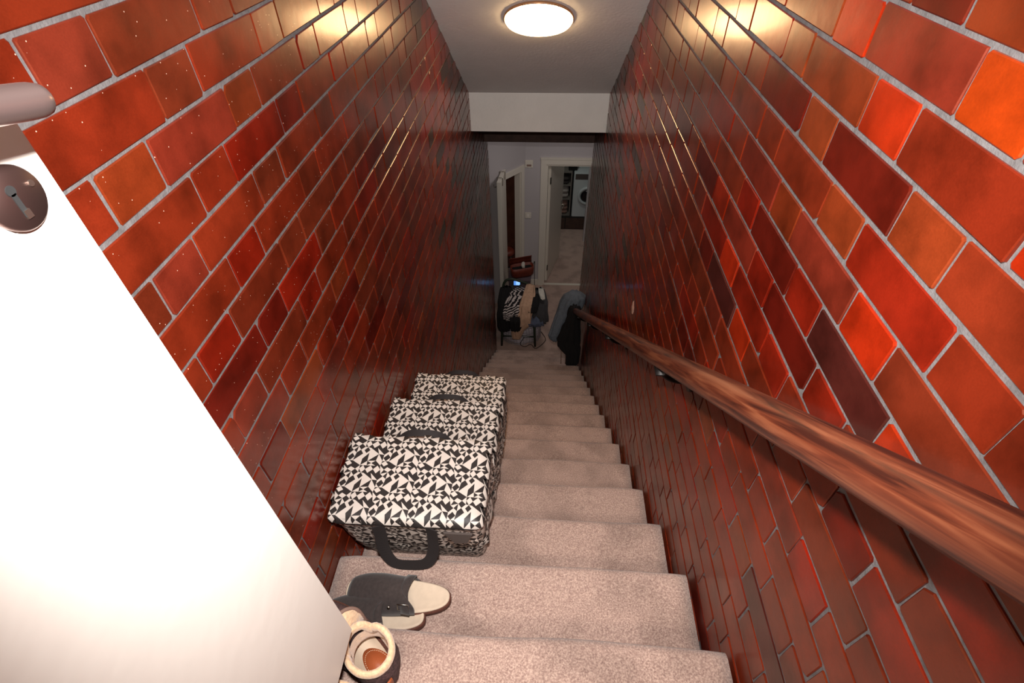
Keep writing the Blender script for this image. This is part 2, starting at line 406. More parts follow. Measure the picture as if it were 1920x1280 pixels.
build_wall('L', 'wall_left', 'left stairwell wall of glazed red-brown bricks in Flemish bond', XL, 0.075, 0.3372, -0.1271, range(-18, 64),
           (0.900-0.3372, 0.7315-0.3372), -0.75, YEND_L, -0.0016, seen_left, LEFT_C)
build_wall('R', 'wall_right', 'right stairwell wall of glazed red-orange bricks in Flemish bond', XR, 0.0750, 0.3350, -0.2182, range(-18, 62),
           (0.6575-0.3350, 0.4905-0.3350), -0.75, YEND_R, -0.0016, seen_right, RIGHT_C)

# ================================================================== CEILING
bm = bmesh.new()
prof = [(-0.75, 1.16), (0.262, 1.16), (Y_SOF, ceil_z(Y_SOF)), (Y_SOF, ceil_z(Y_SOF)+0.12), (0.30, 1.30), (-0.75, 1.30)]
ring_loft(bm, [[(x, y, Z(z)) for y, z in prof] for x in (XL-0.08, XR+0.08)])
ceiling = obj('ceiling', bm, M_PLASTER); tag(ceiling, 'white sloping plaster ceiling following the stairs down', kind='structure')
obj('bulkhead', bmbox(XL-0.05, XR+0.05, Y_SOF, 4.60, Z(-1.488), Z(-1.10)), M_PLASTER, ceiling)['label'] = 'upright white face where the ceiling steps down'
tr = obj('trim_1', bmbox(XL+0.001, XR-0.001, 4.601, 4.78, Z(-1.886), Z(-1.30)), M_DARKWOOD); tag(tr, 'dark brown beam under the white bulkhead at the foot of the stairs', kind='structure')

# ================================================================== CEILING LIGHT
cy, cz = 2.845, ceil_z(2.845)
n = Vector((0, -0.668, -1)).normalized()
cl = empty('ceiling_light', (-0.048, cy, Z(cz)), 'round flush ceiling light glowing warm white on the sloping ceiling', 'light')
cl.rotation_euler = Vector((0, 0, -1)).rotation_difference(n).to_euler()
def disc(r0_, z0_, prof_, nseg=48):
    bm = bmesh.new(); rings = []
    for r_, z_ in prof_: rings.append([(r_*math.cos(2*math.pi*i/nseg), r_*math.sin(2*math.pi*i/nseg), z_) for i in range(nseg)])
    ring_loft(bm, rings); return bm
M_GLOW = mat('lamp_diffuser_glass', (255, 240, 220), 0.4, emit=(1.0, 0.63, 0.31), estr=20.0)
M_RIM = mat('copper_tinted_rim', (190, 140, 100), 0.4, 0.5)
obj('rim', disc(0, 0, [(0.155, 0.0), (0.166, -0.001), (0.169, -0.010), (0.166, -0.014), (0.162, -0.012)]), M_RIM, cl, True)
obj('diffuser', disc(0, 0, [(0.161, -0.008), (0.1625, -0.016), (0.155, -0.026), (0.125, -0.036), (0.08, -0.042), (0.004, -0.044)]), M_GLOW, cl, True)

# ================================================================== HANDRAIL
p0 = Vector((0.345, -0.40, Z(0.0883))); p1 = Vector((0.345, 3.86, Z(-3.225)))
d = (p1-p0)
hr = empty('handrail', p0, 'round worn wooden handrail running down the right brick wall', 'handrail')
hr.rotation_euler = d.to_track_quat('Z', 'Y').to_euler()
Ln = d.length
bm = bmesh.new(); rings = []
for i in range(61):
    t = i/60; L_ = Ln*t
    rr = 0.0285*(0.6 if i in (0, 60) else 1)
    ring = []
    for k in range(20):
        a = 2*math.pi*k/20; x_ = rr*math.cos(a); y_ = rr*1.05*math.sin(a)
        y_ = max(-rr*0.86, min(rr*0.97, y_))
        ring.append((x_ + noise.noise(Vector((L_*3, 0, 0)))*0.0012, y_, L_))
    rings.append(ring)
ring_loft(bm, rings)
obj('rail', bm, M_RAIL, hr, True)
inv = hr.matrix_basis.inverted()
hr_m = Matrix.Translation(p0) @ d.to_track_quat('Z', 'Y').to_matrix().to_4x4(); inv = hr_m.inverted()
for yb in (-0.25, 0.12, 1.02, 1.89, 2.65, 3.45):
    zr = p0.z + (yb-p0.y)*d.z/d.y
    bm = bmesh.new()
    tube(bm, smoothpath([(XR-0.004, yb, zr-0.085), (XR-0.035, yb, zr-0.088), (XR-0.075, yb, zr-0.072), (0.347, yb, zr-0.040), (0.345, yb, zr-0.026)], 5), 0.008, 10)
    for k_ in range(1):
        q = [Vector((XR-0.001, yb+0.028*math.cos(a), zr-0.085+0.036*math.sin(a))) for a in [2*math.pi*i/16 for i in range(16)]]
        q2 = [v+Vector((-0.008, 0, 0)) for v in q]
        ring_loft(bm, [q, q2])
    box(bm, 0.325, 0.365, yb-0.035, yb+0.035, zr-0.032, zr-0.027)
    for v in bm.verts: v.co = inv @ v.co
    obj('bracket', bm, M_BLACKIRON, hr, True)

# ================================================================== NEAR DOOR (open, left edge of the picture)
XD = -0.333; YD = 0.313
door = empty('door_1', (XD-0.02, YD, Z(-1.06)), 'white painted door standing open at the top of the stairs', None)
door['kind'] = 'structure'
def dloc(bm):
    for v in bm.verts: v.co -= Vector(door.location)
    return bm
obj('door_leaf', dloc(bmbox(XD-0.040, XD, YD-0.76, YD, Z(-1.056), Z(0.94), bev=0.0018)), M_DOOR, door)
hy, hz = 0.2, Z(-0.075)
lev = bmesh.new()
lp = smoothpath([(XD+0.012, 0.175, Z(-0.070)), (XD+0.040, 0.180, Z(-0.071)), (XD+0.050, 0.20, Z(-0.077)), (XD+0.049, 0.25, Z(-0.089)), (XD+0.047, 0.292, Z(-0.098))], 8)
tube(lev, lp, [0.0095]*(len(lp)-3)+[0.0093, 0.0085, 0.0055], 20)
# rounded end
obj('lever_handle', dloc(lev), M_STEEL, door, True)['label'] = 'brushed metal lever handle'
def plate(yc_, zc_, r_, t_, n_=40, rz_=1.0):
    bm = bmesh.new(); rings = []
    for rr_, tt_ in ((r_, 0), (r_, t_*0.7), (r_*0.93, t_)):
        rings.append([(XD+tt_, yc_+rr_*math.cos(2*math.pi*i/n_), zc_+rr_*rz_*math.sin(2*math.pi*i/n_)) for i in range(n_)])
    ring_loft(bm, rings); return bm
obj('handle_rose', dloc(plate(0.175, Z(-0.070), 0.026, 0.009)), M_STEEL, door, True)
EY, EZ = 0.277, Z(-0.153)
esc = obj('escutcheon', dloc(plate(EY, EZ, 0.0205, 0.005)), M_ROSE, door, True)
esc['label'] = 'round dark bronze keyhole plate'
bm = plate(EY-0.002, EZ+0.006, 0.0036, 0.0056, 20); box(bm, XD+0.001, XD+0.0056, EY-0.0038, EY-0.0002, EZ-0.011, EZ+0.004)
obj('keyhole', dloc(bm), M_HOLE, esc)
obj('screw', dloc(plate(EY+0.013, EZ+0.004, 0.0022, 0.0060, 14)), M_BRASS, esc)
obj('key_slot', dloc(bmbox(XD+0.002, XD+0.0061, EY-0.0035, EY+0.001, EZ-0.0125, EZ-0.007)), M_BRASS, esc)

# ================================================================== PATTERNED BAGS
rp = random.Random(5)
TW, TH = 5, 4
MOTIF = [[(rp.random() < 0.5, rp.random() < 0.5, rp.random() < 0.35, rp.random()) for _ in range(TW)] for _ in range(TH)]
JIT = [[(rp.uniform(-.20, .20), rp.uniform(-.18, .18)) for _ in range(TW)] for _ in range(TH)]
def pattern_grid(bm, nu, nv, fn, wrap=False, edge_v=True):
    """grid of jittered quads, each split into a black and a cream triangle; fn(u,v)->point"""
    def vert(i, j):
        a, b = JIT[j % TH][i % TW]
        if not wrap and i in (0, nu): a = 0
        if j in (0, nv) and edge_v: b = 0
        return ((i+a)/nu, (j+b)/nv)
    cache = {}
    def V(uv):
        k = (round(uv[0] % 1.0 if wrap else uv[0], 5), round(uv[1], 5))
        if k not in cache: cache[k] = bm.verts.new(fn(*k))
        return cache[k]
    def tri(a, b, c, m):
        vs = [V(a), V(b), V(c)]
        if len(set(vs)) < 3: return
        try: f = bm.faces.new(vs); f.material_index = m; f.smooth = True
        except ValueError: pass
    def quad(a, b, c, d_, diag, col):
        if diag: tri(a, b, c, col); tri(a, c, d_, 1-col)
        else: tri(a, b, d_, col); tri(b, c, d_, 1-col)
    mid = lambda p, q: ((p[0]+q[0])/2, (p[1]+q[1])/2)
    for j in range(nv):
        for i in range(nu):
            diag, col, sub, rr_ = MOTIF[j % TH][i % TW]; col = int(col)
            ii = i+1 if not (wrap and i+1 == nu) else nu
            a, b, c, d_ = vert(i, j), vert(ii, j), vert(ii, j+1), vert(i, j+1)
            if wrap and ii == nu:
                b0 = vert(0, j); c0 = vert(0, j+1); b = (b0[0]+1, b0[1]); c = (c0[0]+1, c0[1])
            if sub:
                ab, bc, cd, da, m_ = mid(a, b), mid(b, c), mid(c, d_), mid(d_, a), mid(mid(a, c), mid(b, d_))
                quad(a, ab, m_, da, diag, col); quad(ab, b, bc, m_, not diag, col)
                quad(m_, bc, c, cd, diag, 1-col); quad(da, m_, cd, d_, not diag, 1-col)
            else: quad(a, b, c, d_, diag, col)
def rrect(t, hx, hy, r):
    """point on a rounded rectangle, t in 0..1 by arc length, starting at front-left corner going right along the front"""
    sx, sy = 2*(hx-r), 2*(hy-r); q = math.pi*r/2; P = 2*sx+2*sy+4*q; s_ = (t % 1.0)*P
    for kind, L_ in (('f', sx), ('c0', q), ('r', sy), ('c1', q), ('b', sx), ('c2', q), ('l', sy), ('c3', q)):
        if s_ <= L_ or kind == 'c3':
            k = s_/L_ if L_ else 0
            if kind == 'f': return (-hx+r+s_, -hy)
            if kind == 'r': return (hx, -hy+r+s_)
            if kind == 'b': return (hx-r-s_, hy)
            if kind == 'l': return (-hx, hy-r-s_)
            cx_, cy_, a0 = {'c0': (hx-r, -hy+r, -90), 'c1': (hx-r, hy-r, 0), 'c2': (-hx+r, hy-r, 90), 'c3': (-hx+r, -hy+r, 180)}[kind]
            a = math.radians(a0+90*k); return (cx_+r*math.cos(a), cy_+r*math.sin(a))
        s_ -= L_
def make_bag(loc, label, hx, hy, hgt, base_shift, seed, crush):
    root = empty('storage_bag', loc, label, 'bag', 'patterned storage bags on the stairs')
    sd = seed*7.3
    bx, by = hx*0.90, hy*0.84
    def body(u, v):
        # v: 0 at base, 1 at the rim
        f = min(1.0, v*3.0)**0.5
        x_, y_ = rrect(u, bx+(hx-0.006-bx)*v, by+(hy-0.006-by)*v, 0.03)
        nrm = Vector((x_, y_*1.4, 0)).normalized()
        bulge = 0.010*math.sin(math.pi*v)
        # creases: stronger at the corners and the right side
        cz_ = noise.noise(Vector((u*26+sd, v*5, sd)))*0.007 + noise.noise(Vector((u*60, v*17+sd, 2)))*0.0035
        side = 1.0+crush*(1 if x_ > hx*0.7 else 0.2)
        off_ = bulge + cz_*side*math.sin(math.pi*min(1, v*1.02))
        return (x_+nrm.x*off_, y_+nrm.y*off_+base_shift*(1-v), 0.004+ (hgt-0.016)*v)
    bm = bmesh.new(); pattern_grid(bm, 65, 18, body, wrap=True)
    obj('bag_body', bm, [M_PBLACK, M_PCREAM], root)
    bm = bmesh.new(); ring_loft(bm, [[(rrect(i/48, bx-.004, by-.004, .03)[0], rrect(i/48, bx-.004, by-.004, .03)[1]+base_shift, z_) for i in range(48)] for z_ in (0.0, 0.010)])
    obj('bag_base', bm, M_WEB, root)
    # lid with its turned-down edge
    def lid(u, v):
        X = (u-0.5)*2*(1.0); Y = (v-0.5)*2
        ex, ey = 0.94, 0.92
        def fold(t, e, h_):
            if abs(t) <= e: return t/e*(h_-0.004), 0
            k = (abs(t)-e)/(1-e); return math.copysign(h_-0.004+0.004*math.sin(min(1, k*2)*math.pi/2), t), k
        x_, kx = fold(X, ex, hx); y_, ky = fold(Y, ey, hy); k = max(kx, ky)
        # round the corners in plan
        rc = 0.022; cx_, cy_ = abs(x_)-(hx-rc), abs(y_)-(hy-rc)
        if cx_ > 0 and cy_ > 0:
            dd = math.hypot(cx_, cy_)
            if dd > rc: x_ = math.copysign(hx-rc+cx_*rc/dd, x_); y_ = math.copysign(hy-rc+cy_*rc/dd, y_)
        z_ = hgt + 0.004*(1-min(1, X*X))*(1-min(1, Y*Y)) + noise.noise(Vector((X*2+sd, Y*2, sd)))*0.003 - k*0.022
        return (x_, y_, z_)
    bm = bmesh.new(); pattern_grid(bm, 21, 14, lid)
    lo = obj('lid', bm, [M_PBLACK, M_PCREAM], root)
    # thin dark zip line below the lid
    bm = bmesh.new(); ring_loft(bm, [[(*rrect(i/64, hx-.001, hy-.001, .026), z_) for i in range(64)] for z_ in (hgt-0.030, hgt-0.021)], cap=False)
    obj('zip', bm, M_WEB, root)
    # webbing handles, front one drooping, back one lying on the rim
    bm = bmesh.new(); ya = -hy+0.004
    pth = smoothpath([(-0.070, ya-.004, hgt-0.03), (-0.070, ya-0.008, hgt-0.08), (-0.068, ya-0.020, hgt-0.135), (-0.045, ya-0.034, hgt-0.178), (0.0, ya-0.036, hgt-0.184), (0.045, ya-0.034, hgt-0.172), (0.066, ya-0.022, hgt-0.135), (0.070, ya-0.008, hgt-0.08), (0.070, ya-.004, hgt-0.03)], 6)
    ribbon(bm, pth, 0.032, 0.003, lambda t: Vector((math.cos(math.pi*t), 0.35, math.sin(math.pi*t)*0.8)))
    obj('handle', bm, M_WEB, root)
    bm = bmesh.new(); yb_ = hy
    pth = smoothpath([(-0.085, yb_+0.006, hgt-0.07), (-0.080, yb_+0.010, hgt-0.045), (-0.045, yb_+0.010, hgt-0.012), (0.0, yb_+0.006, hgt-0.001), (0.045, yb_+0.010, hgt-0.012), (0.075, yb_+0.010, hgt-0.045), (0.08, yb_+0.006, hgt-0.07)], 6)
    ribbon(bm, pth, 0.020, 0.003, lambda t: Vector((0.2, 1, 0.4)))
    obj('handle', bm, M_WEB, root)
    # little mesh vent at the front right corner under the rim
    bm = bmesh.new(); vs = [bm.verts.new(p) for p in ((hx-0.105, ya-0.0135, hgt-0.034), (hx-0.030, ya-0.0135, hgt-0.034), (hx-0.045, ya-0.016, hgt-0.075), (hx-0.078, ya-0.016, hgt-0.082))]
    bm.faces.new(vs); r_ = bmesh.ops.extrude_face_region(bm, geom=bm.faces[:]); bmesh.ops.translate(bm, verts=[g_ for g_ in r_['geom'] if isinstance(g_, bmesh.types.BMVert)], vec=(0, 0.006, 0))
    obj('mesh_vent', bm, M_MESH, root)
    return root
def tz(k): return Z(-H0-RISE*k)
make_bag((-0.334, 0.759, tz(2)+0.004), 'black and cream triangle print storage bag nearest the clogs, frontmost of the row', 0.209, 0.137, 0.386, 0.065, 1, 1.4)
make_bag((-0.327, 1.062, tz(3)+0.004), 'triangle print storage bag in the middle of the row on the stairs', 0.199, 0.137, 0.384, 0.020, 2, 0.8)
make_bag((-0.327, 1.362, tz(4)+0.004), 'triangle print storage bag farthest down, hindmost of the row', 0.196, 0.137, 0.382, 0.020, 3, 0.6)

# ================================================================== CLOGS
def make_clog(loc, rz, rx, label, flip=1):
    """heel at +x, toe at -x, sole on z=0"""
    root = empty('clog', loc, label, 'shoe', 'felt clogs on the second step', rz); root.rotation_euler = (rx, 0, rz)
    Lh = 0.138
    def outline(t, gr=0.0):
        a = 2*math.pi*t; x_ = math.cos(a); y_ = math.sin(a)
        x_ = math.copysign(abs(x_)**0.72, x_); y_ = math.copysign(abs(y_)**0.82, y_)
        wd = 0.039+0.012*(0.5-0.5*math.tanh((x_-0.0)*2.2))
        return (x_*(Lh+gr), y_*(wd+gr) + 0.006*flip*(x_*x_-0.4))
    bm = bmesh.new(); n_ = 48
    ring_loft(bm, [[(*outline(i/n_, g_), z_) for i in range(n_)] for z_, g_ in ((0, -0.004), (0.004, 0), (0.024, 0.0015), (0.030, -0.002))])
    obj('sole', bm, M_CORK, root, True)
    bm = bmesh.new()
    ring_loft(bm, [[(*outline(i/n_, g_), z_) for i in range(n_)] for z_, g_ in ((0.029, -0.003), (0.036, -0.001), (0.038, -0.004), (0.0355, -0.010), (0.034, -0.020))])
    obj('footbed', bm, M_FOOTBED, root, True)
    # felt upper over the toe: arched shell, open at the back
    bm = bmesh.new(); nu, nv = 30, 22; grid = []
    for i in range(nu+1):
        s_ = i/nu                         # 0 at toe tip, 1 at the throat
        row = []
        for j in range(nv+1):
            v = j/nv; a = math.pi*v       # across from one side to the other
            cut = 0.052 - 0.030*math.sin(a)**2 + (0.012*math.sin(a*2)*flip)   # the throat line: flaps reach further back at the sides
            x_ = -Lh-0.002 + (Lh+0.002+cut)*(s_**1.3)
            tt = max(-1.0, min(1.0, x_/Lh)); ha = (1-abs(tt)**2.78)**0.41 if abs(tt) < 1 else 0.0
            wd = (0.039+0.012*(0.5-0.5*math.tanh(tt*2.2)))*ha+0.003
            hh = (0.020+0.052*(s_**0.75))*min(1, ha*1.6)
            y_ = -math.cos(a)*(wd) + 0.006*flip*(tt*tt-0.4)
            z_ = 0.018+0.010*0 + hh*(math.sin(a)**0.62)
            z_ += noise.noise(Vector((x_*30, y_*30, flip)))*0.0025
            row.append(bm.verts.new((x_, y_, z_)))
        grid.append(row)
    for i in range(nu):
        for j in range(nv): bm.faces.new((grid[i][j], grid[i+1][j], grid[i+1][j+1], grid[i][j+1]))
    bmesh.ops.remove_doubles(bm, verts=bm.verts[:], dist=1e-5)
    upr = obj('upper', bm, M_FELT, root, True); md = upr.modifiers.new('s', 'SOLIDIFY'); md.thickness = 0.005; md.offset = -1
    # instep strap with a small steel buckle
    bm = bmesh.new(); pts = []
    for j in range(13):
        a = math.pi*(0.02+0.96*j/12); pts.append((0.030+0.004*math.sin(a*3), -math.cos(a)*0.047, 0.020+0.064*math.sin(a)**0.62))
    ribbon(bm, pts, 0.022, 0.004, lambda t: Vector((1, 0, 0)))
    obj('strap', bm, M_FELT, root, True)
    bm = bmesh.new(); a = math.pi*0.22; c_ = Vector((0.030, -math.cos(a)*0.0485, 0.024+0.064*math.sin(a)**0.62))
    ring_ = [c_+Vector((0.014*sx_, 0.007*sy_*0.5, 0.010*sy_)) for sx_, sy_ in ((-1, -1), (1, -1), (1, 1), (-1, 1), (-1, -1))]
    tube(bm, ring_, 0.0013, 6); obj('buckle', bm, M_BRASS, root, True)
    obj('rivet', bmtube([c_+Vector((-0.034, -0.002, 0.006)), c_+Vector((-0.034, -0.006, 0.009))], 0.0035, 10), M_BRASS, root, True)
    return root
make_clog((-0.345, 0.503, tz(1)+0.015), -0.03, 0.10, 'charcoal felt clog with cream footbed lying on top of its pair')
make_clog((-0.405, 0.450, tz(1)+0.002), 0.05, 0.0, 'charcoal felt clog mostly hidden beneath the other clog', -1)

# ================================================================== SLIPPER BOOTS
def make_boot(loc, rz, label, flip=1):
    """heel at +x, toe at -x"""
    root = empty('slipper_boot', loc, label, 'shoe', 'fleece lined slipper boots on the top step', rz)
    n_ = 40
    def foot(t, g_, h_):
        a = 2*math.pi*t; x_, y_ = math.cos(a), math.sin(a)
        return (-0.085+ (0.132+g_)*x_, (0.043+g_+(0.006 if x_ < 0 else 0))*y_, h_)
    # sole
    bm = bmesh.new(); ring_loft(bm, [[foot(i/n_, g_, z_) for i in range(n_)] for z_, g_ in ((0, -.003), (0.003, 0), (0.014, 0.001))])
    obj('sole', bm, M_CORK, root, True)
    # knitted shell: foot part rising into an ankle collar
    def shell(t, v, inset=0.0):
        a = 2*math.pi*t; cx_, sy_ = math.cos(a), math.sin(a)
        b_ = min(1, v/0.55); b_ = b_*b_*(3-2*b_)
        lx0, lx1 = -0.217, 0.047            # toe, heel
        ly = 0.049-inset
        toe = lx0*(1-b_)+(-0.055)*b_; heel = lx1+0.006*math.sin(v*3)
        xm, xr = (toe+heel)/2, (heel-toe)/2-inset
        return (xm+xr*cx_, ly*sy_*(1-0.10*v)*(1 if cx_ > -0.5 else 1), 0.008+0.097*v + (0.010*math.sin(math.pi*b_) if cx_ < 0 else 0))
    nv = 12
    def bumpy(p, k=1.0):
        v = Vector(p); return v + Vector((noise.noise(v*70), noise.noise(v*70+Vector((5, 5, 5))), 0))*0.0022*k
    bm = bmesh.new(); rings = [[bumpy(shell(i/n_, j/nv)) for i in range(n_)] for j in range(nv+1)]
    ring_loft(bm, rings, cap=False)
    sh = obj('knit_shell', bm, M_KNIT, root, True)
    # fleece lining inside, ending in a thick rolled collar with a notch towards the toe
    bm = bmesh.new(); rings = []
    for j in range(nv+1):
        v = 0.12+0.88*j/nv; rings.append([shell(i/n_, v, 0.008) for i in range(n_)])
    ring_loft(bm, rings, cap=False)
    obj('lining', bm, M_FLEECE, root, True)
    def collar(t):
        a = 2*math.pi*t; p = Vector(shell(t, 1.0, 0.003))
        # notch at the two front quarters, tongue in front
        c = math.cos(a); dip = math.exp(-((c+0.62)/0.16)**2)
        p.z += 0.012*(1 if c > -0.6 else 1.9) - 0.030*dip
        return p
    bm = bmesh.new(); rings = []; nc = 80
    for i in range(nc):
        p = collar(i/nc); q = collar(((i+1) % nc)/nc); t_ = (q-p).normalized(); s_ = t_.cross(Vector((0, 0, 1))).normalized(); u_ = s_.cross(t_)
        rr_ = 0.0085+0.0012*noise.noise(p*90)
        rings.append([p+s_*math.cos(a)*rr_*0.8+u_*math.sin(a)*rr_*1.5 for a in [2*math.pi*k/10 for k in range(10)]])
    ring_loft(bm, rings, closed=True)
    obj('fleece_collar', bm, M_FLEECE, root, True)
    # tongue flap: rounded fleece tab with a taupe binding standing at the instep
    bm = bmesh.new(); pts_o = []
    tab = [(-0.038, -0.030), (-0.038, 0.022), (-0.031, 0.045), (-0.017, 0.059), (0, 0.063), (0.017, 0.059), (0.031, 0.045), (0.038, 0.022), (0.038, -0.030)]
    def tp(y_, z_, dx_=0): return Vector((-0.066-0.30*max(0, z_)+dx_ - 3.0*y_*y_*0, y_, 0.092+z_))
    ring_loft(bm, [[tp(y_, z_, 0.006) for y_, z_ in tab], [tp(y_, z_, -0.003) for y_, z_ in tab]])
    bmesh.ops.bevel(bm, geom=bm.edges[:], offset=0.002, segments=2, affect='EDGES')
    tg = obj('tongue', bm, M_FLEECE, root, True)
    bm = bmesh.new(); tube(bm, smoothpath([tp(y_, z_, 0.0) for y_, z_ in tab], 3), 0.0042, 8)
    obj('binding', bm, M_GREYTRIM, tg, True)
    # insole with stitched tan leather heel pad
    bm = bmesh.new(); ring_loft(bm, [[foot(i/n_, g_, z_) for i in range(n_)] for z_, g_ in ((0.012, -.010), (0.020, -.009))])
    ins = obj('insole', bm, M_FOOTBED, root, True)
    bm = bmesh.new(); ring_loft(bm, [[(-0.002+0.038*math.cos(2*math.pi*i/32)-0.004*math.cos(4*math.pi*i/32), 0.024*math.sin(2*math.pi*i/32), z_) for i in range(32)] for z_ in (0.019, 0.0225)])
    hp = obj('heel_pad', bm, M_TAN, ins, True); 
    bm = bmesh.new()
    for i in range(40):
        a = 2*math.pi*i/40; a2 = a+0.08
        p = lambda q: Vector((-0.002+0.034*math.cos(q), 0.0205*math.sin(q), 0.0230)); tube(bm, [p(a), p(a2)], 0.0006, 5)
    st = obj('stitching', bm, M_STITCH, ins)
    # tan leather pull strip at the back of the heel
    bm = bmesh.new(); pts = []
    for j in range(9):
        v = 0.02+0.62*j/8; q = shell(0.955*1.0 if flip > 0 else 0.045, v, -0.003); pts.append(q)
    ribbon(bm, pts, 0.016, 0.003, lambda t: Vector((0, 1, 0)))
    obj('heel_strip', bm, M_TAN, root, True)
    return root
make_boot((-0.312, 0.300, tz(0)+0.002), -0.55, 'brown knit slipper boot with tan fleece collar beside the clogs')
make_boot((-0.350, 0.198, tz(0)+0.002), -0.30, 'brown knit slipper boot nearest the camera, only its fleece top showing', -1)

# ================================================================== LOWER HALL
fl_ = obj('floor', bmbox(-1.9, 2.2, D0+G*18-0.03, 9.2, -0.12, 0.0), M_CARPET); tag(fl_, 'beige carpet of the lower hall', kind='structure')
def wallbox(name, label, *b, m=M_WALL): return tag(obj(name, bmbox(*b), m), label, kind='structure')
HT = Z(-1.87)
YB = 6.385
# far wall with the doorway into the utility room
bm = bmesh.new(); box(bm, -0.242, 0.030, YB, YB+0.10, 0, HT); box(bm, 0.030, 0.86, YB, YB+0.10, 1.93, HT); box(bm, 0.86, 2.2, YB, YB+0.10, 0, HT)
tag(obj('wall_far', bm, M_WALL), 'pale lilac wall at the far end of the lower hall', kind='structure')
# angled wall with a second doorway
A = Vector((-0.242, YB, 0)); B = Vector((-0.62, 5.93, 0)); dirn = (B-A).normalized(); nn = Vector((dirn.y, -dirn.x, 0))
if nn.y < 0: nn = -nn
def slab(bm, t0, t1, z0, z1, d0=0.0, d1=0.10):
    L_ = (B-A).length
    q = [A+dirn*L_*t0+nn*d0, A+dirn*L_*t1+nn*d0, A+dirn*L_*t1+nn*d1, A+dirn*L_*t0+nn*d1]
    ring_loft(bm, [[(p.x, p.y, z0) for p in q], [(p.x, p.y, z1) for p in q]])
bm = bmesh.new(); slab(bm, 0, 0.14, 0, HT); slab(bm, 0.14, 0.70, 1.87, HT); slab(bm, 0.70, 1.9, 0, HT)
tag(obj('wall_corner', bm, M_WALL), 'short angled wall with a doorway left of the far wall', kind='structure')
tag(obj('wall_hall_left', bmbox(-1.0, -0.66, YEND_L, 5.60, 0, HT), M_SHADE), 'left wall of the lower hall coloured near-black for the shade of a recess', kind='structure')
tag(obj('wall_hall_right', bmbox(2.1, 2.2, YEND_R, 9.2, 0, HT), M_WALL), 'wall of the lower hall hidden beyond the right bricks', kind='structure')
tag(obj('ceiling_hall', bmbox(-1.9, 2.2, 4.781, 9.2, HT, HT+0.1), M_PLASTER), 'ceiling of the lower hall', kind='structure')
# end returns of the stairwell walls
# door frames
def frame(name, label, segs):
    bm = bmesh.new()
    for s_ in segs: box(bm, *s_)
    return tag(obj(name, bm, M_WHITE), label, kind='structure')
frame('trim_2', 'cream gloss architrave around the far doorway', [(-0.040, 0.030, YB-0.022, YB, 0, 1.93), (-0.040, 0.93, YB-0.023, YB, 1.9301, 2.0), (-0.046, 0.936, YB-0.032, YB, 2.0001, 2.018), (0.86, 0.93, YB-0.022, YB, 0, 1.93),
      (0.030, 0.055, YB-0.005, YB+0.105, 0, 1.93), (0.055, 0.86, YB-0.005, YB+0.105, 1.905, 1.93)])
bm = bmesh.new(); slab(bm, 0.06, 0.16, 0, 1.92, -0.02, 0.0); slab(bm, 0.14, 0.17, 0, 1.87, 0.0, 0.10); slab(bm, 0.06, 0.80, 1.86, 1.93, -0.021, 0.0); slab(bm, 0.68, 0.78, 0, 1.86, -0.02, 0.0)
tag(obj('trim_3', bm, M_WHITE), 'cream gloss architrave around the angled doorway', kind='structure')
tag(obj('baseboard_far', bmbox(-0.235, -0.041, YB-0.014, YB, 0, 0.10, bev=0.003), M_WHITE), 'white skirting on the far wall', kind='structure')
tag(obj('trim_4', bmbox(0.056, 0.859, YB-0.01, YB+0.03, 0.0005, 0.012), M_WHITE), 'metal threshold strip in the far doorway, its sheen put into a pale colour', kind='structure')  # specular brightness of the strip put into its cream colour
# open door leaf of the far doorway, swung into the utility room
def leaf(name, p, q, thick, z1, label, m=M_WHITE, handle=True):
    p, q = Vector(p), Vector(q); dd = (q-p).normalized(); nrm = Vector((dd.y, -dd.x, 0)); Lw = (q-p).length
    root = empty(name, p, label, None, rz=math.atan2(dd.y, dd.x)); root['kind'] = 'structure'
    obj('door_leaf', bmbox(0, Lw, -thick/2, thick/2, 0.012, z1, bev=0.002), m, root)
    return root, Lw
d2, Lw = leaf('door_2', (0.078, YB+0.085, 0), (0.276, YB+0.80, 0), 0.038, 1.90, 'cream door standing open into the utility room')
for zh in (0.22, 1.62):
    obj('hinge', bmbox(-0.020, 0.002, -0.026, -0.016, zh, zh+0.09), M_BLACKIRON, d2)
bm = bmesh.new(); tube(bm, smoothpath([(Lw-0.06, -0.018, 0.96), (Lw-0.06, -0.055, 0.96), (Lw-0.075, -0.062, 0.96), (Lw-0.17, -0.060, 0.96)], 5), 0.008, 10)
obj('door_handle', bm, M_BRASS, d2, True)
obj('handle_plate', bmbox(Lw-0.08, Lw-0.04, -0.024, -0.018, 0.87, 1.03, bev=0.001), M_BRASS, d2)
# cream leaf seen edge-on at the angled doorway, with over-door hooks
d3, Lw3 = leaf('door_3', (-0.500, 6.10, 0), (-0.535, 5.74, 0), 0.050, 1.985, 'cream cupboard door seen edge-on at the left of the lower hall')
for k_, xx in enumerate((0.10, 0.27)):
    bm = bmesh.new(); s_ = 1
    tube(bm, smoothpath([(Lw3*0.0+xx, 0.031, 1.90), (xx, 0.031, 1.995), (xx, 0.0, 1.999), (xx, -0.033, 1.995), (xx, -0.036, 1.90), (xx, -0.075, 1.875), (xx, -0.080, 1.91)], 4), 0.005, 8)
    o = obj('over_door_hook', bm, M_BRASS, d3, True)
